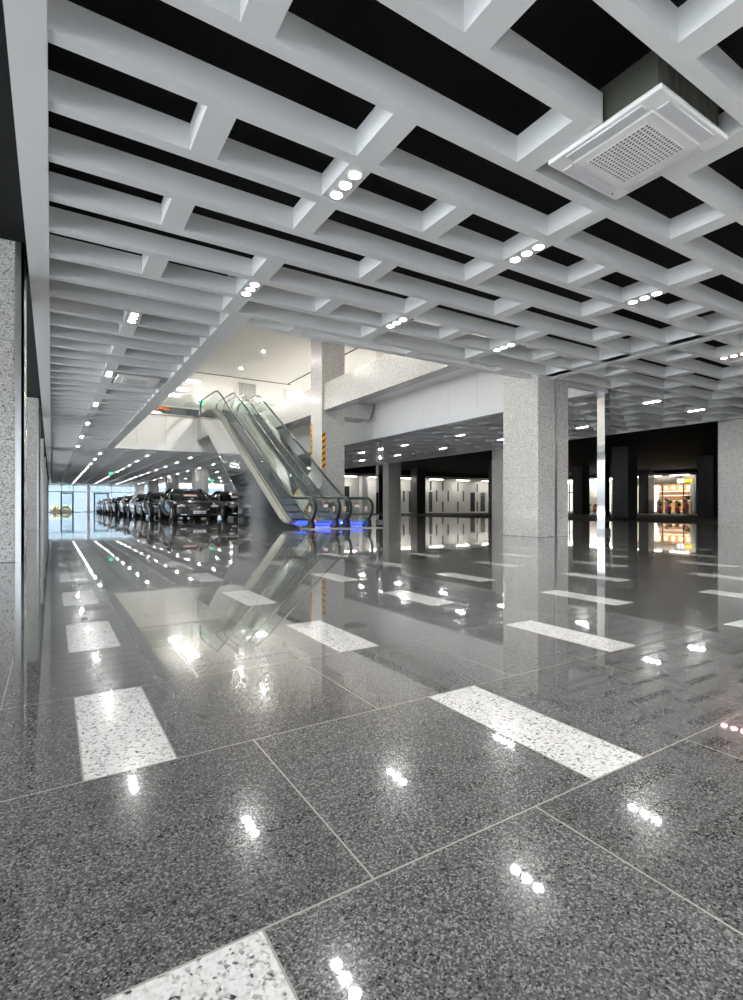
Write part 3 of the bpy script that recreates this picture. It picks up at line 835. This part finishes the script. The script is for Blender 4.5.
for q, (pc, lab) in enumerate((('paint_black', 'black sedan directly behind the leading black sedan'), ('paint_white', 'white sedan third in the left file'), ('paint_silver', 'silver sedan fourth in the left file'),
                               ('paint_black', 'black sedan fifth in the left file'), ('paint_white', 'white sedan sixth in the left file'), ('paint_silver', 'silver sedan seventh in the left file'), ('paint_white', 'white sedan last in the left file'))):
    put_car(pc, XL, 22.15 + 5.7 * (q + 1), lab)
for q, lab in enumerate(('black sedan half hidden behind the steel flank of the escalator', 'black sedan second in the right file, roof showing behind the leading car', 'dark grey sedan third in the right file')):
    put_car('paint_grey' if q == 2 else 'paint_black', XR2, 24.4 + 5.9 * q, lab)

# ------------------------------------------------------------------ far glass front
o = empty('window_1', (0, YF, 0), 0, 'tall glazed front at the far end of the hall', None, None, 'structure')
xs = [-8, -8.9, -.6, 1.0, 2.2, 3.9, 6.2, 8.3, 10.6, 13, 15.3, 17.6, 19.9]
for a, b in zip(xs, xs[1:]):
    MB().box(a + .04, b - .04, -.01, .01, .08, 2.35).build('glass_pane', 'clear', o)
    MB().box(a + .04, b - .04, -.01, .01, 2.45, ZP).build('glass_pane', 'clear', o)
m = MB()
for a in xs: m.box(a - .04, a + .04, -.07, .07, 0, ZP)
m.box(-8, 19.9, -.07, .07, 2.35, 2.45); m.box(-8, 19.9, -.07, .07, 0, .08); m.box(-8, 19.9, -.07, .07, 3.1, HC + .3)
m.build('frame', 'alu', o)
def door(name, x0, x1, y, h, parent_label):
    d = empty(name, ((x0 + x1) / 2, y, 0), 0, parent_label, None, None, 'structure')
    w = (x1 - x0) / 2
    m = MB(); m.box(-w, -w + .14, -.1, .05, 0, h); m.box(w - .14, w, -.1, .05, 0, h); m.box(-w, w, -.1, .05, h - .14, h); m.build('frame', 'frame', d)
    MB().box(-w + .14, w - .14, -.02, 0, .02, h - .14).build('glass_pane', 'clear', d)
    MB().box(w - .26, w - .23, -.16, -.1, .9, 1.3).build('handle', 'chrome', d)
door('door_1', .9, 2.2, YF - .1, 2.3, 'dark framed glass door left in the far glass front')
door('door_2', 4.3, 5.9, YF - .1, 2.3, 'dark framed glass door behind the end of the car file')
o = empty('steel_post', (3.75, YF - .5, 0), 0, 'round white post in front of the far glass front', 'post', None, 'thing')
MB().lathe([(.17, 0), (.17, HC + .3)], n=20).build('shaft', 'white', o, smooth=True)
MB().lathe([(.21, 0), (.21, .12)], n=20).build('base_collar', 'satin', o)
for (x, y, z, lab) in ((1.75, YF - .8, 2.75, 'green exit sign hanging over the left far door'), (4.7, YF - .8, 2.72, 'green exit sign over the door behind the cars'), (3.3, 37.5, 2.72, 'green exit sign hanging among the lights over the cars'), (11.0, 42, 2.65, 'green exit sign hanging left of the escalator flank')):
    o = empty('exit_sign', (x, y, z), 0, lab, 'exit sign', 'green exit signs')
    MB().box(-.13, .13, -.04, .04, 0, .2).build('case', 'plastic', o)
    MB().box(-.12, .12, -.046, -.0405, .03, .17).build('face', 'exit', o)
    MB().box(-.012, .012, -.012, .012, .2, HC - z + .05).build('hanger', 'satin', o)
# beyond the glass : lit forecourt
struct('wall_far', MB().box(-14, 40, 88, 88.4, 0, 9), 'outside_wall', 'pale facade beyond the far glass front')
for q, x in enumerate((-6, -1, 4, 9, 14, 19)):
    o = empty('forecourt_light', (x, 80, 6.0), 0, '%s forecourt lamp beyond the far glass front' % ORD[q], 'lamp', 'forecourt lamps')
    MB().box(-.9, .9, -.35, .35, .0, .04).build('diffuser', emit_m, o) if False else MB().box(-.9, .9, -.35, .35, 0, .03).build('diffuser', 'panel', o)
    MB().box(-.95, .95, -.4, .4, .03, .12).build('case', 'plastic', o)
    MB().tube([(0, .3, .08), (0, 8.02, .08)], .06, 8).build('arm', 'satin', o)
o = empty('planter', (1.0, 72.5, 0), 0, 'low planter with warm fairy lights outside the far glass', 'planter')
MB().box(-1.1, 1.1, -.3, .3, 0, .35).build('trough', 'dirt', o)
m = MB()
for a in range(14): m.blob((random.uniform(-1, 1), random.uniform(-.2, .2), random.uniform(.4, .75)), (.22, .2, .18), 1, .2)
m.build('foliage', 'leaf', o)
m = MB()
for a in range(45): m.blob((random.uniform(-1.1, 1.1), random.uniform(-.45, -.2), random.uniform(.25, .95)), (.03, .03, .03), 1)
m.build('fairy_lights', 'fairy', o)
put_car('paint_white', -1.6, 73.5, 'white car parked outside the far glass front')

# ------------------------------------------------------------------ outside right : white wall and shops
YW = 41.
wl = empty('wall_outside', (0, YW, 0), 0, 'white panelled wall beyond the unlit pavement', None, None, 'structure')
MB().box(20.5, 46, 0, .3, 0, 3.4).build('panel_wall', 'cream_wall', wl)
MB().box(20.5, 46, -1.6, .3, 3.4, 3.6).build('canopy', 'white', wl)
MB().box(20.5, 46, -.12, 0, 0, .12).build('kerb', 'cream_wall', wl)
import math as _m
CA = dict(f=514.8, cx=371.5, cy=506.9, a=_m.radians(31.873), h=.62)
def onY(u, v, Y=YW):
    r = (u - CA['cx']) / CA['f']; x = r * _m.cos(CA['a']) + _m.sin(CA['a']); y = -r * _m.sin(CA['a']) + _m.cos(CA['a'])
    t = Y / y; return t * x, CA['h'] + (CA['cy'] - v) / CA['f'] * t
slots = [(300, 205, 250, 10), (330, 250, 305, 8), (360, 205, 250, 8), (360, 305, 355, 8), (387, 252, 305, 8), (435, 210, 255, 8), (435, 305, 355, 8), (462, 252, 305, 8), (531, 218, 258, 8), (531, 305, 355, 8), (556, 255, 275, 6), (167, 252, 305, 10)]
for (u, v0, v1, w_) in slots:
    x, z1 = onY(370 + u / 4.953, 440 + v0 / 4.953); _, z0 = onY(370 + u / 4.953, 440 + v1 / 4.953)
    hw = w_ / 4.953 * .055
    MB().box(x - hw, x + hw, -.02, .01, max(z0, .12), z1).build('dark_slot', 'darkgrey', wl)
for q, (u0, u1, v0, mt, lab) in enumerate(((190, 213, 268, 'darkgrey', 'grey door in the white outside wall'), (290, 307, 270, 'darkgrey', 'narrow grey door in the white outside wall'), (495, 518, 275, 'slot', 'black door in the white outside wall'), (545, 568, 275, 'teal', 'teal glass door at the right of the white outside wall'))):
    x0, z1 = onY(370 + u0 / 4.953, 440 + v0 / 4.953); x1, _ = onY(370 + u1 / 4.953, 440 + v0 / 4.953)
    d = empty('door_%d' % (q + 3), ((x0 + x1) / 2, YW, 0), 0, lab, None, None, 'structure')
    w = (x1 - x0) / 2
    MB().box(-w, w, -.05, -.002, .02, 2.15).build('leaf', mt, d)
    m = MB(); m.box(-w - .07, -w, -.07, 0, 0, 2.2); m.box(w, w + .07, -.07, 0, 0, 2.2); m.box(-w - .07, w + .07, -.07, 0, 2.15, 2.22); m.build('frame', 'plastic2', d)
    MB().box(w - .14, w - .1, -.1, -.05, .95, 1.15).build('handle', 'chrome', d)
o = empty('door_7', (22.35, YW, 0), 0, 'wide dark opening in the white wall seen beside the escalator foot', None, None, 'structure')
MB().box(-.75, .75, -.03, -.002, .02, 2.5).build('leaf', 'slot', o)
m = MB(); m.box(-.9, -.75, -.08, 0, 0, 2.6); m.box(.75, .9, -.08, 0, 0, 2.6); m.box(-.9, .9, -.08, 0, 2.5, 2.62); m.build('frame', 'plastic', o)
o = empty('white_pillar', (24.3, YW - .5, 0), 0, 'square white pillar before the outside wall right of the escalator foot', 'pillar', None, 'structure')
MB().box(-.3, .3, -.3, .3, 0, 3.4).build('shaft', 'white', o)
MB().box(-.34, .34, -.34, .34, 0, .15).build('base', 'cream_wall', o)
for q, x in enumerate((22.5, 25.5, 29, 32.5, 36, 39.5, 43)):
    o = empty('strip_light', (x, YW - .95, 3.4), 0, '%s strip light from the left under the outside canopy' % ['first', 'second', 'third', 'fourth', 'fifth', 'sixth', 'seventh'][q], 'strip light', 'strip lights under the canopy')
    MB().box(-.85, .85, -.12, .12, -.05, -.001).build('case', 'plastic', o)
    MB().box(-.8, .8, -.09, .09, -.07, -.051).build('tube', 'strip', o)

XS = 50.
def shop_box(y0, y1, zt, mat, label, name):
    o = empty(name, (XS, (y0 + y1) / 2, 0), 0, label, 'shop', 'shops across the pavement')
    a, b = y0 - (y0 + y1) / 2, y1 - (y0 + y1) / 2
    MB().box(0, 5, a, b, -.01, .15).build('floor_slab', 'cream_wall', o)
    MB().box(4.8, 5, a, b, .15, zt).build('back_wall', mat, o)
    MB().box(0, 5, a, a + .15, .15, zt).build('side_wall', 'white', o)
    MB().box(0, 5, b - .15, b, .15, zt).build('side_wall', 'white', o)
    MB().box(-1.3, 5, a, b, zt, zt + .2).build('canopy', 'white', o)
    return o, a, b
# main shop
o, a, b = shop_box(24.3, 30.4, 3.55, 'wood', 'brightly lit shop with warm lamps and wreath stands at the right', 'shop')
for y in (a + 1.1, 0., b - .9): MB().box(.02, .10, y - .04, y + .04, .15, 2.9).build('mullion', 'frame', o)
MB().box(.05, .07, a + .15, b - .15, .15, 2.75).build('shop_glass', 'clear', o)
MB().box(0, .14, a + .15, b - .15, 2.75, 3.55).build('sign_board', 'brown', o)
s = MB()
for yy in (-1.9, -1.55): s.box(-.07, 0, yy - .12, yy + .12, 2.85, 3.25)
s.build('white_sign', 'white_sign', o)
MB().box(-.07, 0, -2.75, -2.1, 2.9, 3.2).build('yellow_sign', 'yellow_sign', o)
MB().box(-.06, .05, a + .15, a + .5, .15, 2.9).build('door_panel', 'white', o)
for yy in (-2.2, -1.6, -.9, -.2, .5, 1.2, 1.9, 2.5):
    p = MB(); p.lathe([(.12, 0), (.16, -.3), (.02, -.32)], (1.6, yy, 2.65), n=10); p.build('pendant_lamp', 'warm', o)
    MB().box(1.59, 1.61, yy - .01, yy + .01, 2.65, 3.54).build('cord', 'frame', o)
for zz in (1.2, 1.75, 2.2): MB().box(4.3, 4.8, a + .3, b - .3, zz, zz + .06).build('shelf', 'plate', o)
MB().box(2.6, 3.2, -1.6, 1.6, .15, 1.05).build('counter', 'wood', o)
for yy in (-2.2, 0.3, 2.4):
    MB().box(-1.28, -1.0, yy - .8, yy + .8, 3.50, 3.549).build('canopy_light', 'strip_dim', o)
MB().box(1.8, 3.6, -2.4, 2.4, 3.46, 3.549).build('ceiling_light', 'strip_dim', o)
# the orange shop slice between two dark columns, the white one with flowers, the bluish glazed one
o, a, b = shop_box(30.4, 32.6, 3.55, 'wood', 'narrow slice of an orange lit shop between two dark columns', 'shop')
for yy in (-.5, .3): MB().lathe([(.15, 0), (.2, -.35), (.02, -.37)], (1.2, yy, 2.9), n=10).build('pendant_lamp', 'warm', o)
MB().box(.05, .07, a + .15, b - .15, .15, 3.0).build('shop_glass', 'clear', o)
MB().box(.02, .1, a + .15, b - .15, 2.0, 2.08).build('transom', 'frame', o)
MB().box(-.9, -.6, -.7, .7, 3.50, 3.549).build('canopy_light', 'strip_dim', o)
o, a, b = shop_box(32.6, 36.2, 3.55, 'cream_wall', 'white shop bay with red flowers right of the steel post', 'shop')
MB().box(-.9, -.6, -1.2, 1.2, 3.50, 3.549).build('canopy_light', 'strip', o)
MB().box(1.5, 2.8, -1.2, 1.2, 3.46, 3.549).build('ceiling_light', 'strip', o)
MB().box(.0, .15, -.2, b - .15, .15, 3.5).build('infill_wall', 'cream_wall', o)
o, a, b = shop_box(36.2, 40.7, 3.55, 'outside_wall', 'pale bluish glazed shop bay left of the steel post', 'shop')
MB().box(.05, .07, a + .15, b - .15, .15, 3.4).build('shop_glass', 'clear', o)
for y in (a + .8, -.6, .9, b - .7): MB().box(.0, .10, y - .05, y + .05, .15, 3.5).build('mullion', 'frame', o)
MB().box(.0, .1, a + .15, b - .15, 2.2, 2.3).build('transom', 'frame', o)
MB().box(-.9, -.6, -1.7, 1.7, 3.50, 3.549).build('canopy_light', 'strip_dim', o)
MB().box(1.2, 3.2, -1.8, 1.8, 3.46, 3.549).build('ceiling_light', 'strip_dim', o)

def wreath(x, y, h, label, flower='leaf', ribbon='pink', wpot=True):
    o = empty('wreath_stand', (x, y, -.02), 0, label, 'plant', 'wreath stands outside the shops')
    MB().lathe([(.11, 0), (.14, h * .3), (.135, h * .5), (.10, h * .5)], n=12).build('pot', 'pot' if wpot else 'dirt', o, smooth=True)
    MB().tube([(0, 0, h * .45), (.02, 0, h * .8)], .03, 6).build('stem', 'dirt', o)
    m = MB()
    for k in range(8):
        q = random.uniform(0, 6.28)
        m.blob((.11 * math.cos(q), .11 * math.sin(q), h * .84 + random.uniform(-.08, .14)), (.12, .12, .09), 1, .25)
    m.build('foliage', flower, o)
    for s in (-1, 1):
        MB().quad([(-.16, s * .015, h * .78), (-.16, s * .10, h * .78), (-.17, s * .15, h * .10), (-.17, s * .05, h * .10)]).build('ribbon', ribbon, o)
for q, (y, h) in enumerate(((27.15, 1.35), (26.78, 1.0), (26.4, 1.55), (25.95, 1.3), (25.5, 1.2), (25.15, 1.0), (24.8, 1.35), (24.38, 1.75))):
    wreath(XS - (.85, 1.3)[q % 2], y, h, '%s from the left of the ribboned plants before the lit shop' % ['first', 'second', 'third', 'fourth', 'fifth', 'sixth', 'seventh', 'eighth, tallest'][q], 'leaf', 'pink', q in (0, 2, 7))
for q, (y, h, fl) in enumerate(((35.5, 2.0, 'redflower'), (34.6, 1.0, 'dirt'), (33.9, .9, 'redflower'))):
    wreath(XS - 1.0, y, h, ['tall red flower stand right of the steel post', 'small brown plant beside the tall red flower stand', 'small red flower pot near the dark column'][q], fl, 'red', False)

# ------------------------------------------------------------------ camera, world, view
cam = bpy.data.cameras.new('camera'); co = bpy.data.objects.new('camera', cam); COL.objects.link(co)
cam.sensor_fit = 'HORIZONTAL'; cam.sensor_width = 36.; cam.lens = 36. * 514.8 / 743.
cam.shift_y = 6.9 / 743.
cam.clip_start = .02; cam.clip_end = 300
co.location = (0, 0, .62); co.rotation_euler = (PI / 2, 0, -math.radians(31.873))
SC.camera = co
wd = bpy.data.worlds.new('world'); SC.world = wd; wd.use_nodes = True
wt = wd.node_tree; bg = wt.nodes['Background']; bg.inputs[0].default_value = (.88, .94, 1., 1)      # unseen overcast sky added as fill light, dimmer toward the horizon
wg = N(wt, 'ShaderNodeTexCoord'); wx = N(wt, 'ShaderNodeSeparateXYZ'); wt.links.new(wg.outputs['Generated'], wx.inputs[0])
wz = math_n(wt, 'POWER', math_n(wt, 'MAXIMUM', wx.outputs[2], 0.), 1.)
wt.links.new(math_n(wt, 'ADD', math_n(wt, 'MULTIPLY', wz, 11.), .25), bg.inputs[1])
vs = SC.view_settings
vs.view_transform = 'Standard'; vs.look = 'None'; vs.exposure = .88; vs.gamma = 1.; vs.use_curve_mapping = False
SC.cycles.max_bounces = 10; SC.cycles.transparent_max_bounces = 24; SC.cycles.glossy_bounces = 6
SC.cycles.sample_clamp_indirect = 12.
SC.cycles.caustics_reflective = False; SC.cycles.caustics_refractive = False
SC.cycles.use_denoising = True
